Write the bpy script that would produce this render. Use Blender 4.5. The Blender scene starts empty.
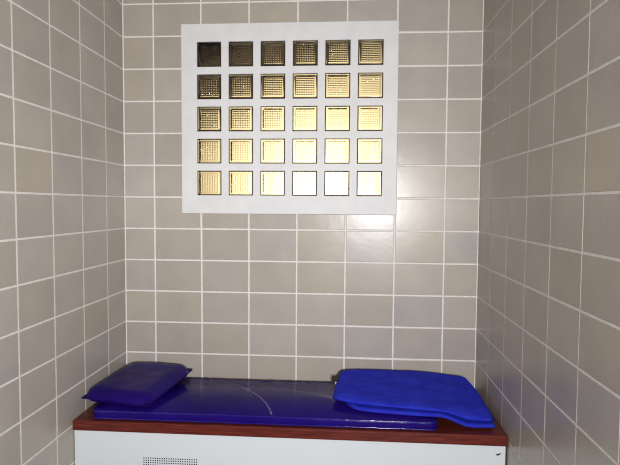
import bpy, bmesh, math, random
from mathutils import Vector, Matrix, noise

random.seed(7)
S = bpy.context.scene
C = bpy.data.collections.new('cell')
S.collection.children.link(C)

# ------------------------------------------------------------------ helpers
def link(name, me, mats=(), parent=None, smooth=False):
    o = bpy.data.objects.new(name, me)
    for m in mats:
        me.materials.append(m)
    C.objects.link(o)
    if parent:
        o.parent = parent
    if smooth:
        for p in me.polygons:
            p.use_smooth = True
    return o

def from_bm(name, bm, mats=(), parent=None, smooth=False, recalc=True):
    if recalc:
        bmesh.ops.recalc_face_normals(bm, faces=bm.faces)
    me = bpy.data.meshes.new(name)
    bm.to_mesh(me)
    bm.free()
    return link(name, me, mats, parent, smooth)

def box(bm, x0, x1, y0, y1, z0, z1, mi=0, bev=0.0, seg=2):
    vs = [bm.verts.new(p) for p in ((x0, y0, z0), (x1, y0, z0), (x1, y1, z0), (x0, y1, z0),
                                    (x0, y0, z1), (x1, y0, z1), (x1, y1, z1), (x0, y1, z1))]
    fs = [bm.faces.new([vs[i] for i in f]) for f in
          ((0, 3, 2, 1), (4, 5, 6, 7), (0, 1, 5, 4), (1, 2, 6, 5), (2, 3, 7, 6), (3, 0, 4, 7))]
    for f in fs:
        f.material_index = mi
    if bev > 0:
        es = list({e for f in fs for e in f.edges})
        r = bmesh.ops.bevel(bm, geom=es, offset=bev, segments=seg, profile=0.6, affect='EDGES')
        for f in r['faces']:
            f.material_index = mi
    return vs

def thing(name, label, cat, loc=(0, 0, 0), group=None):
    o = bpy.data.objects.new(name, None)
    o.empty_display_size = 0.1
    C.objects.link(o)
    o.location = loc
    o['label'] = label
    o['category'] = cat
    if group:
        o['group'] = group
    return o

def structure(o):
    o['kind'] = 'structure'
    return o

def interp(x, xs, ys):
    if x <= xs[0]:
        return ys[0]
    for i in range(1, len(xs)):
        if x <= xs[i]:
            k = (x - xs[i - 1]) / (xs[i] - xs[i - 1])
            return ys[i - 1] + (ys[i] - ys[i - 1]) * k
    return ys[-1]

def smooth(a, b, x):
    t = max(0, min(1, (x - a) / (b - a)))
    return t * t * (3 - 2 * t)

# ------------------------------------------------------------------ materials
def srgb(r, g, b):
    def f(c):
        c /= 255
        return c / 12.92 if c <= 0.04045 else ((c + 0.055) / 1.055) ** 2.4
    return (f(r), f(g), f(b), 1)

class Mat:
    def __init__(self, name, base=(0.5, 0.5, 0.5, 1), rough=0.5, **kw):
        self.m = bpy.data.materials.new(name)
        self.m.use_nodes = True
        self.t = self.m.node_tree
        self.b = self.t.nodes['Principled BSDF']
        self.b.inputs['Base Color'].default_value = base
        self.b.inputs['Roughness'].default_value = rough
        for k, v in kw.items():
            self.b.inputs[k].default_value = v
    def n(self, typ, **props):
        nd = self.t.nodes.new(typ)
        for k, v in props.items():
            setattr(nd, k, v)
        return nd
    def l(self, a, b):
        self.t.links.new(a, b)
    def obj(self):
        return self.n('ShaderNodeTexCoord').outputs['Object']
    def noise(self, scale, detail=2, rough=0.5, vec=None):
        nz = self.n('ShaderNodeTexNoise')
        nz.inputs['Scale'].default_value = scale
        nz.inputs['Detail'].default_value = detail
        nz.inputs['Roughness'].default_value = rough
        self.l(vec if vec is not None else self.obj(), nz.inputs['Vector'])
        return nz.outputs['Fac']
    def ramp(self, fac, stops):
        r = self.n('ShaderNodeValToRGB')
        e = r.color_ramp.elements
        while len(e) < len(stops):
            e.new(0.5)
        for el, (p, c) in zip(e, stops):
            el.position = p
            el.color = c
        self.l(fac, r.inputs['Fac'])
        return r.outputs['Color']
    def mix(self, fac, a, b, blend='MIX'):
        mx = self.n('ShaderNodeMix', data_type='RGBA', blend_type=blend)
        for sock, v in ((mx.inputs[0], fac), (mx.inputs[6], a), (mx.inputs[7], b)):
            if hasattr(v, 'links'):
                self.l(v, sock)
            else:
                sock.default_value = v
        return mx.outputs[2]
    def math(self, op, a, b=0.0):
        q = self.n('ShaderNodeMath', operation=op)
        for s, v in ((q.inputs[0], a), (q.inputs[1], b)):
            if hasattr(v, 'links'):
                self.l(v, s)
            else:
                s.default_value = v
        return q.outputs[0]
    def color(self, c):
        self.l(c, self.b.inputs['Base Color'])
    def bump(self, h, strength=0.2, dist=0.01):
        bp = self.n('ShaderNodeBump')
        bp.inputs['Strength'].default_value = strength
        bp.inputs['Distance'].default_value = dist
        self.l(h, bp.inputs['Height'])
        self.l(bp.outputs['Normal'], self.b.inputs['Normal'])

def tile_mat(name, c_lo, c_hi, rough=0.285):
    M = Mat(name, rough=rough)
    M.b.inputs['Specular IOR Level'].default_value = 0.42
    g = M.n('ShaderNodeNewGeometry').outputs['Random Per Island']
    tone = M.ramp(g, [(0.0, c_lo), (0.35, c_hi), (0.6, srgb(176, 167, 155)), (0.8, srgb(174, 168, 162)), (1.0, srgb(178, 170, 160))])
    cloud = M.ramp(M.noise(5.0, 3), [(0.3, (0.93, 0.93, 0.94, 1)), (0.7, (1.05, 1.04, 1.02, 1))])
    speck = M.ramp(M.noise(420, 2, 0.6), [(0.3, (0.86, 0.86, 0.87, 1)), (0.7, (1.12, 1.11, 1.1, 1))])
    c = M.mix(1.0, tone, cloud, 'MULTIPLY')
    M.color(M.mix(1.0, c, speck, 'MULTIPLY'))
    M.bump(M.noise(16, 2), 0.06, 0.01)
    return M.m

M_tile = tile_mat('glazed beige tile', srgb(170, 162, 153), srgb(181, 174, 167))
M_grout = Mat('pale grout', srgb(228, 225, 221), 0.8)
M_grout.color(M_grout.ramp(M_grout.noise(30, 3), [(0.3, srgb(220, 216, 211)), (0.7, srgb(236, 233, 230))]))
M_grout = M_grout.m

MW = Mat('white painted surround', srgb(230, 230, 231), 0.55)
MW.color(MW.ramp(MW.noise(9, 4), [(0.3, srgb(217, 217, 219)), (0.7, srgb(225, 225, 226))]))
MW.bump(MW.noise(60, 3), 0.15, 0.004)
M_white = MW.m

MP = Mat('white laminate panel', srgb(215, 221, 226), 0.4)
M_panel = MP.m
M_dark = Mat('dark scuff', srgb(62, 56, 48), 0.8).m
M_inside = Mat('bare plaster', srgb(200, 196, 188), 0.8).m
M_ceiling = Mat('dull ceiling paint', srgb(150, 148, 143), 0.9).m
M_floor = Mat('grey floor', srgb(120, 116, 110), 0.5)
M_floor.color(M_floor.ramp(M_floor.noise(60, 3), [(0.3, srgb(74, 72, 70)), (0.7, srgb(90, 88, 85))]))
M_floor = M_floor.m

# dark red stained hardwood
W = Mat('stained hardwood', srgb(110, 45, 28), 0.3, **{'Specular IOR Level': 0.3})
mp = W.n('ShaderNodeMapping')
mp.inputs['Scale'].default_value = (1.2, 22, 22)
W.l(W.obj(), mp.inputs['Vector'])
gr = W.noise(6, 6, 0.65, mp.outputs['Vector'])
W.color(W.ramp(gr, [(0.3, srgb(66, 24, 20)), (0.5, srgb(96, 38, 31)), (0.72, srgb(122, 54, 42))]))
W.bump(gr, 0.12, 0.003)
M_wood = W.m

# blue vinyl (mattress and pillow)
def vinyl(name, base, rough, mark=False):
    V = Mat(name, base, rough)
    V.b.inputs['Specular IOR Level'].default_value = 0.08
    h = V.noise(55, 3, 0.6)
    big = V.noise(9, 2)
    hh = V.math('ADD', V.math('MULTIPLY', h, 0.35), big)
    V.bump(hh, 0.12, 0.01)
    dark = tuple(x * 0.82 for x in base[:3]) + (1,)
    lite = tuple(min(1, x * 1.15) for x in base[:3]) + (1,)
    col = V.ramp(V.noise(4, 3), [(0.3, dark), (0.7, lite)])
    if mark:
        # pale thin arc with ragged edges across the vinyl
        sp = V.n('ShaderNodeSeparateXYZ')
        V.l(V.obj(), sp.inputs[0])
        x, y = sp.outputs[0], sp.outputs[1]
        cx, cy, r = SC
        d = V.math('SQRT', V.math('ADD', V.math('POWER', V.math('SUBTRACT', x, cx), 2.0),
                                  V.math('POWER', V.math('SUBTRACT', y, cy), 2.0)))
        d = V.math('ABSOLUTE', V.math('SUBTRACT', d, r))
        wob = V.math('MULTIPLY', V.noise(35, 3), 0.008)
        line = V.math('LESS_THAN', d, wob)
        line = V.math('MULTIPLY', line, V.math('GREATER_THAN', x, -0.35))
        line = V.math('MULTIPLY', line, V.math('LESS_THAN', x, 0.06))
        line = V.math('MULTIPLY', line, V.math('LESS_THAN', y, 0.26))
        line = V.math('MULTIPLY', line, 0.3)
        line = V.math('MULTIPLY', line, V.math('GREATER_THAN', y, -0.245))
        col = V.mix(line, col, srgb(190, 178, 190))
    V.color(col)
    return V.m

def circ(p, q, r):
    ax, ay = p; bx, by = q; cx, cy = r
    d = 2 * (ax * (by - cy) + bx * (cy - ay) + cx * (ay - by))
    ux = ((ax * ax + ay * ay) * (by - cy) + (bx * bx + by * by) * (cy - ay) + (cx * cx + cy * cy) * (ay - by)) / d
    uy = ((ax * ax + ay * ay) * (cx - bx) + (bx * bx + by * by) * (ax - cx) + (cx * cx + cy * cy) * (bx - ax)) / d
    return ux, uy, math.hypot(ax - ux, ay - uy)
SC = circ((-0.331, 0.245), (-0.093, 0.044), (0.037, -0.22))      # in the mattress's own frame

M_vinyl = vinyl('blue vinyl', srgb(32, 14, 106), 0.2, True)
M_piping = vinyl('blue vinyl piping', srgb(34, 18, 120), 0.14)
M_piping.node_tree.nodes['Principled BSDF'].inputs['Specular IOR Level'].default_value = 0.55
M_vinyl_pillow = vinyl('blue vinyl pillow', srgb(32, 14, 100), 0.34)

# blue towelling blanket
T = Mat('blue towelling', srgb(38, 56, 190), 0.9)
T.b.inputs['Sheen Weight'].default_value = 0.0
T.b.inputs['Specular IOR Level'].default_value = 0.1
T.b.inputs['Sheen Tint'].default_value = (0.35, 0.5, 0.9, 1)
f1 = T.noise(260, 3, 0.7)
f2 = T.noise(14, 3)
T.color(T.mix(0.5, T.ramp(f1, [(0.3, srgb(30, 35, 172)), (0.7, srgb(56, 68, 222))]),
              T.ramp(f2, [(0.3, srgb(36, 36, 188)), (0.7, srgb(50, 66, 204))])))
T.bump(T.math('ADD', f1, T.math('MULTIPLY', f2, 2.0)), 0.8, 0.006)
M_blanket = T.m
M_black = Mat('black ribbon', srgb(12, 12, 16), 0.7).m
M_labelwhite = Mat('white label ribbon', srgb(225, 228, 235), 0.7).m

# glass
G = Mat('pressed glass', (1.0, 0.97, 0.90, 1), 0.04)
G.b.inputs['Transmission Weight'].default_value = 1.0
G.b.inputs['IOR'].default_value = 1.46
G.b.inputs['Specular Tint'].default_value = (0.62, 0.45, 0.34, 1)
M_glass = G.m
M_edge = Mat('brown edge coating', srgb(58, 42, 30), 0.5).m
M_out = Mat('cream render', srgb(240, 226, 192), 0.9).m
M_soffit = Mat('dark stained timber', srgb(66, 48, 40), 0.8)
M_soffit.color(M_soffit.ramp(M_soffit.noise(14, 4), [(0.3, srgb(22, 15, 12)), (0.7, srgb(36, 26, 21))]))
M_soffit = M_soffit.m

# ------------------------------------------------------------------ dimensions
XL, XR = -0.195, 2.020
H = 1.60                      # height of the reference tile course
ZC = 3.0                      # ceiling
YF = -4.62                    # wall behind the photographer
TW, TH = 0.30247, 0.20
WX0, WX1, WZ0, WZ1 = 0.180, 1.520, H - 0.102, H + 1.070   # window surround

# ------------------------------------------------------------------ tiled walls
def rect_minus(r, hole):
    """rectangle minus an overlapping rectangle -> list of CCW rectilinear polygons"""
    x0, x1, y0, y1 = r
    if hole is None:
        return [[(x0, y0), (x1, y0), (x1, y1), (x0, y1)]]
    a0, a1, b0, b1 = max(x0, hole[0]), min(x1, hole[1]), max(y0, hole[2]), min(y1, hole[3])
    if a0 >= a1 or b0 >= b1:
        return [[(x0, y0), (x1, y0), (x1, y1), (x0, y1)]]
    L, R, B, T_ = a0 > x0, a1 < x1, b0 > y0, b1 < y1
    if not (L or R or B or T_):
        return []
    if L and not (R or B or T_): return rect_minus((x0, a0, y0, y1), None)
    if R and not (L or B or T_): return rect_minus((a1, x1, y0, y1), None)
    if B and not (L or R or T_): return rect_minus((x0, x1, y0, b0), None)
    if T_ and not (L or R or B): return rect_minus((x0, x1, b1, y1), None)
    if L and B: return [[(x0, y0), (x1, y0), (x1, b0), (a0, b0), (a0, y1), (x0, y1)]]
    if R and B: return [[(x0, y0), (x1, y0), (x1, y1), (a1, y1), (a1, b0), (x0, b0)]]
    if L and T_: return [[(x0, y0), (a0, y0), (a0, b1), (x1, b1), (x1, y1), (x0, y1)]]
    if R and T_: return [[(a1, y0), (x1, y0), (x1, y1), (x0, y1), (x0, b1), (a1, b1)]]
    return []

def offset(poly, d):
    out = []
    n = len(poly)
    for i in range(n):
        p, c, q = poly[i - 1], poly[i], poly[(i + 1) % n]
        e1 = Vector((c[0] - p[0], c[1] - p[1])).normalized()
        e2 = Vector((q[0] - c[0], q[1] - c[1])).normalized()
        n1 = Vector((-e1.y, e1.x)); n2 = Vector((-e2.y, e2.x))
        out.append((c[0] + d * (n1.x + n2.x), c[1] + d * (n1.y + n2.y)))
    return out

def tiled_wall(name, ub, vb, place, hole=None, gap=0.0047, ext=0.0):
    """ub, vb: joint positions; place(u, v, depth) -> point; depth 0 is the tile face, + goes into the wall"""
    bm = bmesh.new()
    for i in range(len(ub) - 1):
        for j in range(len(vb) - 1):
            r = (ub[i] + gap, ub[i + 1] - gap, vb[j] + gap, vb[j + 1] - gap)
            if r[1] - r[0] < 0.004 or r[3] - r[2] < 0.004:
                continue
            for poly in rect_minus(r, hole):
                us = [p[0] for p in poly]; vs_ = [p[1] for p in poly]
                if max(us) - min(us) < 0.006 or max(vs_) - min(vs_) < 0.006:
                    continue
                tilt = [random.uniform(-1, 1) * 0.0014 for _ in range(2)]
                cu, cv = sum(us) / len(us), sum(vs_) / len(vs_)
                lev = random.uniform(0, 0.0004)
                def P(p, d):
                    return bm.verts.new(place(p[0], p[1], d + lev + tilt[0] * (p[0] - cu) + tilt[1] * (p[1] - cv)))
                loops = [[P(p, 0.006) for p in poly], [P(p, 0.0014) for p in poly],
                         [P(p, 0.0004) for p in offset(poly, 0.0008)], [P(p, 0.0) for p in offset(poly, 0.0022)]]
                n = len(poly)
                for a, b in zip(loops, loops[1:]):
                    for k in range(n):
                        bm.faces.new((a[k], a[(k + 1) % n], b[(k + 1) % n], b[k]))
                bm.faces.new(loops[-1])
    # mortar bed behind the tiles
    u0, u1, v0, v1 = ub[0] - ext, ub[-1] + ext, vb[0], vb[-1]
    rects = [(u0, u1, v0, v1)] if hole is None else [
        (u0, hole[0], v0, v1), (hole[1], u1, v0, v1), (hole[0], hole[1], v0, hole[2]), (hole[0], hole[1], hole[3], v1)]
    for a0, a1, b0, b1 in rects:
        q = [[bm.verts.new(place(u, v, d)) for u, v in ((a0, b0), (a1, b0), (a1, b1), (a0, b1))] for d in (0.0022, 0.09)]
        fs = [bm.faces.new(q[0]), bm.faces.new(q[1][::-1])]
        for k in range(4):
            fs.append(bm.faces.new((q[0][k], q[1][k], q[1][(k + 1) % 4], q[0][(k + 1) % 4])))
        for f in fs:
            f.material_index = 1
    return structure(from_bm(name, bm, (M_tile, M_grout)))

rows = [round(H - TH * r, 4) for r in range(8, -8, -1)]
cols = [XL] + [TW * c for c in range(7)] + [XR]
tiled_wall('wall_back', cols, rows, lambda u, v, d: (u, d, v), (WX0, WX1, WZ0, WZ1), ext=0.09)
SW = 0.2859
ly = [YF] + [-(0.2526 + SW * k) for k in range(14, -1, -1)] + [0.0]
ry = [YF] + [-(0.2820 + SW * k) for k in range(14, -1, -1)] + [0.0]
tiled_wall('wall_left', ly, rows, lambda u, v, d: (XL - d, u, v))
tiled_wall('wall_right', ry, rows, lambda u, v, d: (XR + d, u, v))
tiled_wall('wall_front', cols, rows, lambda u, v, d: (u, YF - d, v), ext=0.09)

bm = bmesh.new(); box(bm, XL - 0.09, XR + 0.09, YF - 0.09, 0.09, -0.1, 0.0)
structure(from_bm('floor', bm, (M_floor,)))
bm = bmesh.new(); box(bm, XL - 0.09, XR + 0.09, YF - 0.09, 0.09, ZC, ZC + 0.1)
structure(from_bm('ceiling', bm, (M_ceiling,)))

# ------------------------------------------------------------------ glass block window
win = bpy.data.objects.new('window_1', None)
C.objects.link(win)
win.location = ((WX0 + WX1) / 2, 0, WZ0)
structure(win)
OW = 0.152                                   # opening
px, pz = 0.1994, 0.1985
bx = [0.280 + px * i for i in range(6)]      # left edges
bz = [H + 0.0135 + pz * j for j in range(5)] # lower edges
FY, BY = -0.012, 0.082                       # front and back of the surround
ox, oz = win.location.x, win.location.z

bm = bmesh.new()
ux = sorted([WX0, WX1] + [v for b in bx for v in (b, b + OW)])
uz = sorted([WZ0, WZ1] + [v for b in bz for v in (b, b + OW)])
cache = {}
def gv(i, k, y):
    key = (i, k, y)
    if key not in cache:
        cache[key] = bm.verts.new((ux[i] - ox, y, uz[k] - oz))
    return cache[key]
openf = lambda i, k: i % 2 == 1 and k % 2 == 1 and 0 < i < len(ux) - 2 and 0 < k < len(uz) - 2
nx_, nz_ = len(ux) - 1, len(uz) - 1
solid = lambda i, k: 0 <= i < nx_ and 0 <= k < nz_ and not openf(i, k)
for i in range(nx_):
    for k in range(nz_):
        if not solid(i, k):
            continue
        bm.faces.new((gv(i, k, FY), gv(i + 1, k, FY), gv(i + 1, k + 1, FY), gv(i, k + 1, FY)))
        bm.faces.new((gv(i, k, BY), gv(i, k + 1, BY), gv(i + 1, k + 1, BY), gv(i + 1, k, BY)))
        for di, dk, a, b in ((-1, 0, (i, k), (i, k + 1)), (1, 0, (i + 1, k + 1), (i + 1, k)),
                             (0, -1, (i + 1, k), (i, k)), (0, 1, (i, k + 1), (i + 1, k + 1))):
            if not solid(i + di, k + dk):
                bm.faces.new((gv(*a, FY), gv(*a, BY), gv(*b, BY), gv(*b, FY)))
bmesh.ops.recalc_face_normals(bm, faces=bm.faces)
sharp = [e for e in bm.edges if len(e.link_faces) == 2 and e.calc_face_angle() > 1 and
         all(abs(v.co.y - FY) < 1e-5 for v in e.verts)]
bmesh.ops.bevel(bm, geom=sharp, offset=0.0035, segments=2, profile=0.5, affect='EDGES')
from_bm('window_frame', bm, (M_white,), win)

def glass_block_mesh():
    """pressed glass block: cross-ribbed face, rounded rim, brown coated flanks"""
    bm = bmesh.new()
    w = OW / 2 + 0.0004
    rib, nr, sub = 0.054, 10, 5
    pos = [-w, -w + 0.0025, -w + 0.006, -0.062, -0.058]
    pos += [-rib + 2 * rib * k / (nr * sub) for k in range(nr * sub + 1)]
    pos += [0.058, 0.062, w - 0.006, w - 0.0025, w]
    def h(x, z):
        e = w - max(abs(x), abs(z))
        y = -0.004
        if e < 0.0001: y = 0.0035
        elif e < 0.003: y = 0.0
        m = max(abs(x), abs(z))
        if m <= rib + 1e-6:
            fx = math.cos(2 * math.pi * nr * (x + rib) / (2 * rib))
            fz = math.cos(2 * math.pi * nr * (z + rib) / (2 * rib))
            y = -0.0012 + RIB * (fx + fz)
        elif m < 0.060:
            y = -0.0026
        return y
    n = len(pos)
    f0 = [[bm.verts.new((x, h(x, z), z)) for x in pos] for z in pos]
    for j in range(n - 1):
        for i in range(n - 1):
            f = bm.faces.new((f0[j][i], f0[j][i + 1], f0[j + 1][i + 1], f0[j + 1][i]))
            if i < 2 or j < 2 or i > n - 4 or j > n - 4:
                f.material_index = 1
    dep = 0.078
    bc = [bm.verts.new(p) for p in ((-w, dep, -w), (w, dep, -w), (w, dep, w), (-w, dep, w))]
    bm.faces.new(bc[::-1])
    sides = [[f0[0][i] for i in range(n)], [f0[j][n - 1] for j in range(n)],
             [f0[n - 1][i] for i in range(n - 1, -1, -1)], [f0[j][0] for j in range(n - 1, -1, -1)]]
    for k, s in enumerate(sides):
        f = bm.faces.new(s[::-1] + [bc[k], bc[(k + 1) % 4]])
        f.material_index = 1
    bmesh.ops.recalc_face_normals(bm, faces=bm.faces)
    me = bpy.data.meshes.new('glass_block')
    bm.to_mesh(me); bm.free()
    me.materials.append(M_glass); me.materials.append(M_edge)
    for p in me.polygons:
        p.use_smooth = p.material_index == 0 and len(p.vertices) == 4 and p.area < 1e-3
    return me
RIB = 0.0009
gb = glass_block_mesh()
for k, z in enumerate(bz):
    for i, x in enumerate(bx):
        o = bpy.data.objects.new('glass_block', gb)
        C.objects.link(o)
        o.parent = win
        o.location = (x + OW / 2 - ox, FY + 0.010, z + OW / 2 - oz)
        o.rotation_euler = (random.uniform(-1, 1) * 0.006, 0, random.uniform(-1, 1) * 0.006)

# outside, seen through the glass: a lit cream wall under a sloping dark soffit
bm = bmesh.new(); box(bm, -2.6, 4.2, 2.0, 2.1, 0.0, 4.6)
structure(from_bm('wall_outside', bm, (M_out,)))
bm = bmesh.new()
sl = (2.90 - 2.33) / 1.47
zz = lambda x: 2.33 + (x + 0.05) * sl
prof = [(x, y, zz(x) + dz) for x in (-1.6, 3.0) for y in (0.13, 1.5) for dz in (0, 0.12)]
v = [bm.verts.new(p) for p in prof]
for f in ((0, 1, 3, 2), (4, 6, 7, 5), (0, 2, 6, 4), (1, 5, 7, 3), (0, 4, 5, 1), (2, 3, 7, 6)):
    bm.faces.new([v[i] for i in f])
structure(from_bm('ceiling_outside', bm, (M_soffit,)))

# ------------------------------------------------------------------ bench
BT, BB, BF = 0.431, 0.377, -0.685           # seat board top, underside, front edge
bench = thing('bench', 'white built-in cell bench with a dark red wooden seat board below the window', 'bench', ((XL + XR) / 2, -0.35, 0))
bo = bench.location
sb = bmesh.new()
box(sb, XL + 0.001 - bo.x, XR - 0.001 - bo.x, BF - bo.y, -0.001 - bo.y, BB, BT, 0, 0.007, 3)
from_bm('seat_board', sb, (M_wood,), bench)['label'] = 'dark red stained wooden seat board'

pf, pb = -0.668, -0.650                      # panel front / back
vx0, vx1, vz1, vz0 = 0.158, 0.480, 0.255, 0.105
fp = bmesh.new()
xa, xb = XL + 0.004, XR - 0.008
xs, zs = [xa, vx0, vx1, xb], [0.001, vz0, vz1, BB - 0.001]
for i in range(3):
    for k in range(3):
        if (i, k) != (1, 1):
            box(fp, xs[i] - bo.x, xs[i + 1] - bo.x, pf - bo.y, pb - bo.y, zs[k], zs[k + 1])
bmesh.ops.remove_doubles(fp, verts=fp.verts, dist=1e-5)
# drop the internal faces between the cells
seen = {}
for f in fp.faces:
    seen.setdefault(tuple(sorted(vv.index for vv in f.verts)), []).append(f)
fp.verts.index_update()
seen = {}
for f in fp.faces:
    seen.setdefault(frozenset(vv.index for vv in f.verts), []).append(f)
kill = [f for g in seen.values() if len(g) > 1 for f in g]
bmesh.ops.delete(fp, geom=kill, context='FACES')
# the small chip near the right top corner
ch = [(-0.013, -0.004), (-0.002, -0.007), (0.006, -0.003), (0.014, 0.006), (0.004, 0.004), (-0.006, 0.001)]
lo = [fp.verts.new((1.978 + a - bo.x, pf - 0.0012 - bo.y, 0.331 + b)) for a, b in ch]
f = fp.faces.new(lo); f.material_index = 1
hi = [fp.verts.new((1.978 + a * 1.15 - bo.x, pf + 0.0005 - bo.y, 0.331 + b * 1.15)) for a, b in ch]
for k in range(6):
    g = fp.faces.new((lo[k], lo[k - 1], hi[k - 1], hi[k])); g.material_index = 1
from_bm('front_panel', fp, (M_panel, M_dark), bench)['label'] = 'white front panel'

def vent_plate():
    """perforated plate: square cells, each with an octagonal hole and a short bore"""
    bm = bmesh.new()
    nx, nz = 24, 11
    p = 0.0121
    hr = 0.0039
    x0 = (vx0 + vx1) / 2 - nx * p / 2
    z1 = vz1 - 0.010
    y0, y1 = pf - 0.0002, pf + 0.0008
    X = lambda i: x0 + i * p - bo.x
    Z = lambda k: z1 - k * p
    vc = {}
    def V(x, y, z):
        key = (round(x, 6), round(y, 6), round(z, 6))
        if key not in vc:
            vc[key] = bm.verts.new((x, y - bo.y, z))
        return vc[key]
    for i in range(nx):
        for k in range(nz):
            cx, cz = X(i) + p / 2, Z(k) - p / 2
            ring = [(cx + hr * math.cos(math.pi / 8 + a * math.pi / 4), cz + hr * math.sin(math.pi / 8 + a * math.pi / 4)) for a in range(8)]
            cor = [(cx + p / 2, cz + p / 2), (cx - p / 2, cz + p / 2), (cx - p / 2, cz - p / 2), (cx + p / 2, cz - p / 2)]
            for y in (y0, y1):
                rg = [V(a, y, b) for a, b in ring]
                cr = [V(a, y, b) for a, b in cor]
                # ring idx 0,1 flank corner 0 (22.5, 67.5 deg) and so on
                for c in range(4):
                    a0, a1, a2 = rg[2 * c], rg[2 * c + 1], rg[(2 * c + 2) % 8]
                    bm.faces.new((cr[c], a1, a0))
                    bm.faces.new((cr[c], cr[(c + 1) % 4], a2, a1))
            for a in range(8):
                A, B = ring[a], ring[(a + 1) % 8]
                bm.faces.new((V(A[0], y0, A[1]), V(B[0], y0, B[1]), V(B[0], y1, B[1]), V(A[0], y1, A[1])))
    # plain margin round the holes
    a0, a1, b1, b0 = X(0), X(nx), Z(0), Z(nz)
    m0, m1, n0, n1 = vx0 - bo.x, vx1 - bo.x, vz0, vz1
    for r in ((m0, a0, n0, n1), (a1, m1, n0, n1), (a0, a1, b1, n1), (a0, a1, n0, b0)):
        box(bm, r[0], r[1], y0 - bo.y, y1 - bo.y, r[2], r[3])
    box(bm, m0, m1, y1 + 0.016 - bo.y, y1 + 0.02 - bo.y, n0, n1, 1)      # black sheet added behind the holes, standing in for the shade inside
    return bm
from_bm('vent_grille', vent_plate(), (M_panel, M_black), bench)['label'] = 'perforated white vent grille'

# ------------------------------------------------------------------ soft things
def axis(n, k=1.0):
    """0..1, denser towards both ends"""
    return [0.5 - 0.5 * math.cos(math.pi * i / n) if k >= 1 else
            k * (0.5 - 0.5 * math.cos(math.pi * i / n)) + (1 - k) * i / n for i in range(n + 1)]

def polyline(pts, t):
    """Catmull-Rom through the points, uniform parameter"""
    n = len(pts) - 1
    k = min(int(t * n), n - 1)
    u = t * n - k
    p1, p2 = Vector(pts[k]), Vector(pts[k + 1])
    p0 = Vector(pts[k - 1]) if k > 0 else p1 * 2 - p2
    p3 = Vector(pts[k + 2]) if k + 2 <= n else p2 * 2 - p1
    return 0.5 * ((2 * p1) + (p2 - p0) * u + (2 * p0 - 5 * p1 + 4 * p2 - p3) * u * u + (3 * p1 - p0 - 3 * p2 + p3) * u ** 3)

def coons(back, front, left, right):
    def P(s, t):
        B, F, L, R = polyline(back, s), polyline(front, s), polyline(left, t), polyline(right, t)
        c00, c10, c01, c11 = Vector(back[0]), Vector(back[-1]), Vector(front[0]), Vector(front[-1])
        return (B * (1 - t) + F * t + L * (1 - s) + R * s
                - (c00 * (1 - s) * (1 - t) + c10 * s * (1 - t) + c01 * (1 - s) * t + c11 * s * t))
    return P

def pad(bm, P, W_, D_, zbot, zmid, ztop, r, e, ns, nt, wob=None):
    """closed cushion over the plan P(s,t); z functions of (s, t, x, y); edge radius r, profile exponent e"""
    S_, T_ = axis(ns), axis(nt)
    rl, rr, rb, rf = r if isinstance(r, tuple) else (r, r, r, r)
    top, bot = {}, {}
    for i, s in enumerate(S_):
        for j, t in enumerate(T_):
            p = P(s, t)
            a = max(1 - min(s * W_ / rl, 1), 1 - min((1 - s) * W_ / rr, 1))
            b = max(1 - min(t * D_ / rb, 1), 1 - min((1 - t) * D_ / rf, 1))
            q = min(1.0, (a ** e + b ** e) ** (1 / e)) if (a > 0 or b > 0) else 0
            pr = max(0.0, 1 - q ** e) ** (1 / e)
            zb, zm, zt = (f(s, t, p.x, p.y) for f in (zbot, zmid, ztop))
            edge = i in (0, ns) or j in (0, nt)
            w = wob(p.x, p.y) * pr if wob else 0
            top[i, j] = bm.verts.new((p.x, p.y, zm + (zt - zm) * pr + w))
            bot[i, j] = top[i, j] if edge else bm.verts.new((p.x, p.y, zm - (zm - zb) * pr))
    for i in range(ns):
        for j in range(nt):
            q = [(i, j), (i, j + 1), (i + 1, j + 1), (i + 1, j)]
            bm.faces.new([top[k] for k in q])
            vb_ = []
            for k in q[::-1]:
                if bot[k] not in vb_:
                    vb_.append(bot[k])
            if len(vb_) >= 3 and not all(b is top[k] for b, k in zip(vb_, q[::-1])):
                bm.faces.new(vb_)
    return top

def tube(bm, pts, r, closed=True, n=8):
    N = len(pts)
    rings = []
    for i in range(N):
        a = Vector(pts[i - 1] if (closed or i) else pts[i]); b = Vector(pts[(i + 1) % N] if (closed or i < N - 1) else pts[i])
        d = (b - a).normalized()
        up = Vector((0, 0, 1)); sd = d.cross(up).normalized(); up = sd.cross(d)
        rings.append([bm.verts.new(Vector(pts[i]) + r * (math.cos(2 * math.pi * k / n) * sd + math.sin(2 * math.pi * k / n) * up)) for k in range(n)])
    for i in range(N if closed else N - 1):
        A, B = rings[i], rings[(i + 1) % N]
        for k in range(n):
            bm.faces.new((A[k], A[(k + 1) % n], B[(k + 1) % n], B[k]))

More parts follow.
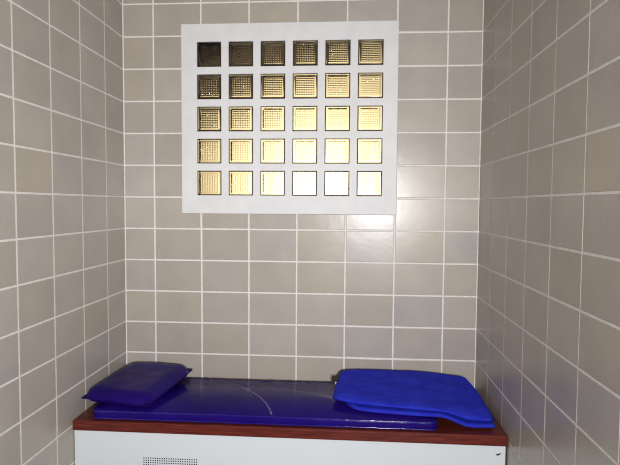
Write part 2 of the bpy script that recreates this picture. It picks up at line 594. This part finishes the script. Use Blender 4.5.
# mattress: thin vinyl pad
MT = 0.482
mx0, mx1, my0, my1 = -0.100, 1.682, -0.662, -0.125
mat = thing('mattress', 'thin shiny dark blue vinyl mattress lying on the wooden bench', 'mattress', (0.8, -0.4, BT))
def rounded_rect(x0, x1, y0, y1, r, per=14, n=5):
    pts = []
    for cx, cy, a0 in ((x1 - r, y1 - r, 0), (x0 + r, y1 - r, 90), (x0 + r, y0 + r, 180), (x1 - r, y0 + r, 270)):
        for k in range(n + 1):
            a = math.radians(a0 + 90 * k / n)
            pts.append((cx + r * math.cos(a), cy + r * math.sin(a)))
    out = []
    for i, p in enumerate(pts):
        q = pts[(i + 1) % len(pts)]
        L = math.hypot(q[0] - p[0], q[1] - p[1])
        m = max(1, int(L / 0.012))
        for k in range(m):
            out.append((p[0] + (q[0] - p[0]) * k / m, p[1] + (q[1] - p[1]) * k / m))
    return out
def mattress_mesh():
    bm = bmesh.new()
    ring = rounded_rect(mx0, mx1, my0, my1, 0.035)
    n = len(ring)
    cx, cy = (mx0 + mx1) / 2, (my0 + my1) / 2
    def shr(p, d):
        x = min(max(p[0], mx0 + 0.035), mx1 - 0.035); y = min(max(p[1], my0 + 0.035), my1 - 0.035)
        v = Vector((p[0] - x, p[1] - y))
        L = v.length
        return (p[0] - v.x / L * d, p[1] - v.y / L * d) if L > 1e-6 else p
    z0 = BT + 0.0005
    levels = [(0.012, z0), (0.004, z0 + 0.003), (0.0, z0 + 0.009)]
    levels += [(-0.004, z0 + 0.024), (0.0, MT - 0.010), (0.003, MT - 0.004), (0.010, MT)]
    loops = []
    for d, z in levels:
        lp = []
        for p in ring:
            q = shr(p, d)
            k = 0.0016 * noise.noise(Vector((p[0] * 26, p[1] * 26, z * 30)))
            lp.append(bm.verts.new((q[0] - 0.8, q[1] + k + 0.4, z - BT + (0.0 if z < z0 + .001 else k * 0.6))))
        loops.append(lp)
    for a, b in zip(loops, loops[1:]):
        for k in range(n):
            bm.faces.new((a[k], a[(k + 1) % n], b[(k + 1) % n], b[k]))
    bm.faces.new(loops[0][::-1])
    # top: filled grid
    f = bm.faces.new(loops[-1])
    return bm
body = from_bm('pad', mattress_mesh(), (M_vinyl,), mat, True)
pp = bmesh.new()
for z in (MT - 0.006, BT + 0.009):
    pts = []
    for x, y in rounded_rect(mx0 - 0.002, mx1 + 0.002, my0 - 0.002, my1 + 0.002, 0.036):
        k = noise.noise(Vector((x * 55, y * 40, z * 9)))
        pts.append((x - 0.8, y + 0.4 + 0.0010 * k, z - BT + 0.0024 * k))
    tube(pp, pts, 0.0042)
from_bm('piping', pp, (M_piping,), mat, True)

# pillow
pil = thing('pillow', 'flat dark blue vinyl pillow on the left end of the mattress', 'pillow', (0.03, -0.36, MT))
P = coons([(-0.132, -0.060), (0.06, -0.066), (0.268, -0.100)], [(-0.190, -0.590), (0.0, -0.634), (0.200, -0.668)],
          [(-0.132, -0.060), (-0.172, -0.33), (-0.190, -0.590)], [(0.268, -0.100), (0.236, -0.38), (0.200, -0.668)])
bm = bmesh.new()
zm = lambda s, t, x, y: 0.530 - 0.012 * t - 0.004 * math.cos(2 * math.pi * s)
top = pad(bm, P, 0.40, 0.55, lambda s, t, x, y: MT + 0.002, zm, lambda s, t, x, y: 0.572 - 0.008 * t, 0.075, 2.0, 40, 44,
          lambda x, y: 0.003 * noise.noise(Vector((x * 9, y * 9, 3))) + 0.001 * noise.noise(Vector((x * 30, y * 30, 1))))
edge = [top[i, 0].co.copy() for i in range(41)] + [top[40, j].co.copy() for j in range(1, 45)] + \
       [top[i, 44].co.copy() for i in range(39, -1, -1)] + [top[0, j].co.copy() for j in range(43, 0, -1)]
off = Vector(pil.location)
bmesh.ops.translate(bm, verts=bm.verts, vec=-off)
from_bm('cover', bm, (M_vinyl_pillow,), pil, True)
bm = bmesh.new()
tube(bm, [p - off for p in edge], 0.0032, True, 8)
from_bm('welt_seam', bm, (M_vinyl_pillow,), pil, True)

# blanket: folded towelling, two folds showing along the front
bl = thing('blanket', 'bright blue folded towelling blanket lying over the right end of the mattress', 'blanket', (1.56, -0.36, MT))
boff = Vector(bl.location)
back = [(1.187, -0.137), (1.247, -0.098), (1.584, -0.062), (1.813, -0.085), (1.935, -0.100)]
def blanket_plan(df, dl):
    front = [(1.150 + dl, -0.515 + df + dl * 0.3), (1.297, -0.572 + df), (1.499, -0.609 + df), (1.648, -0.622 + df), (1.814, -0.628 + df), (1.974, -0.618 + df)]
    left = [(1.187, -0.137), (1.166 + dl, -0.320), front[0]]
    right = [back[-1], (1.957, -0.228), (1.970, -0.330), (1.974, -0.480), front[-1]]
    return coons(back, front, left, right)
sup = lambda x: MT + 0.006 - (MT - BT - 0.004) * smooth(1.695, 1.86, x)
KS = [0, .25, .5, .75, 1]
def ztop_b(s, t, x, y):
    b = interp(s, KS, [.550, .559, .557, .547, .540])
    f = interp(s, KS, [.548, .550, .546, .530, .492])
    return b + (f - b) * smooth(0, 1, t) ** 1.1
seam = lambda s, t, x, y: sup(x) + 0.020 + 0.012 * (1 - t)
wv = lambda x, y: 0.0045 * noise.noise(Vector((x * 7, y * 7, 0))) + 0.0018 * noise.noise(Vector((x * 22, y * 22, 5))) + 0.006 * noise.noise(Vector((x * 4, y * 9, 8)))
bm = bmesh.new()
pad(bm, blanket_plan(-0.008, 0.075), 0.8, 0.52, lambda s, t, x, y: sup(x), lambda s, t, x, y: (sup(x) + seam(s, t, x, y)) / 2, seam, 0.014, 2, 60, 44)
pad(bm, blanket_plan(0.0, 0.0), 0.8, 0.52, lambda s, t, x, y: seam(s, t, x, y) - 0.001,
    lambda s, t, x, y: (seam(s, t, x, y) + ztop_b(s, t, x, y)) / 2, ztop_b, (0.045, 0.03, 0.025, 0.10), 2, 70, 50, wv)
bmesh.ops.translate(bm, verts=bm.verts, vec=-boff)
from_bm('folded_cloth', bm, (M_blanket,), bl, True)
lb = bmesh.new()
for z0, z1, mi in ((0.534, 0.556, 0), (0.512, 0.534, 1), (0.500, 0.512, 0)):
    box(lb, 1.160 - boff.x, 1.184 - boff.x, -0.268 - boff.y, -0.262 - boff.y, z0 - boff.z, z1 - boff.z, mi)
from_bm('care_label', lb, (M_black, M_labelwhite), bl)['label'] = 'black and white care label'

# ------------------------------------------------------------------ light
def area(name, loc, target, size, power, col=(1, 1, 1), shape='DISK'):
    d = bpy.data.lights.new(name, 'AREA')
    d.shape = shape
    d.size = size
    d.energy = power
    d.color = col
    o = bpy.data.objects.new(name, d)
    C.objects.link(o)
    o.location = loc
    o.rotation_euler = (Vector(target) - Vector(loc)).to_track_quat('-Z', 'Y').to_euler()
    return o
fl = area('camera_flash', (1.64, -4.3, H + 0.01), (0.15, 0, H - 0.05), 0.28, 85, (1.0, 1.0, 1.0))
fl.data.spread = math.radians(135)
ol = area('outside_lamp', (1.25, 0.25, 0.6), (0.95, 2.0, 1.72), 0.4, 36, (1.0, 0.91, 0.74))
ol.data.spread = math.radians(80)

w = bpy.data.worlds.new('night')
S.world = w
w.use_nodes = True
w.node_tree.nodes['Background'].inputs[0].default_value = (0.02, 0.02, 0.025, 1)
w.node_tree.nodes['Background'].inputs[1].default_value = 0.3

# ------------------------------------------------------------------ camera
cd = bpy.data.cameras.new('camera')
cam = bpy.data.objects.new('camera', cd)
C.objects.link(cam)
R = ((0.99749795, 0.07037919, 0.0066793), (-0.01032693, 0.0515926, 0.99861482), (-0.0699371, 0.99618521, -0.05219031))
mw = Matrix.Identity(4)
for i in range(3):
    mw[i][0], mw[i][1], mw[i][2] = R[0][i], R[1][i], -R[2][i]
mw.translation = (1.21995, -3.27768, H - 0.04362)
cam.matrix_world = mw
cd.sensor_width = 36
cd.lens = 36 * 527.762 / 620
cd.clip_start = 0.05
S.camera = cam

S.view_settings.view_transform = 'Standard'
S.view_settings.look = 'None'
S.view_settings.exposure = 0
S.view_settings.gamma = 1
S.view_settings.use_curve_mapping = False
S.cycles.use_denoising = True
S.cycles.denoising_input_passes = 'RGB_ALBEDO_NORMAL'
S.cycles.denoising_prefilter = 'NONE'
S.cycles.caustics_refractive = False
S.cycles.caustics_reflective = False
S.cycles.filter_width = 1.1
S.cycles.max_bounces = 10
S.cycles.sample_clamp_indirect = 6
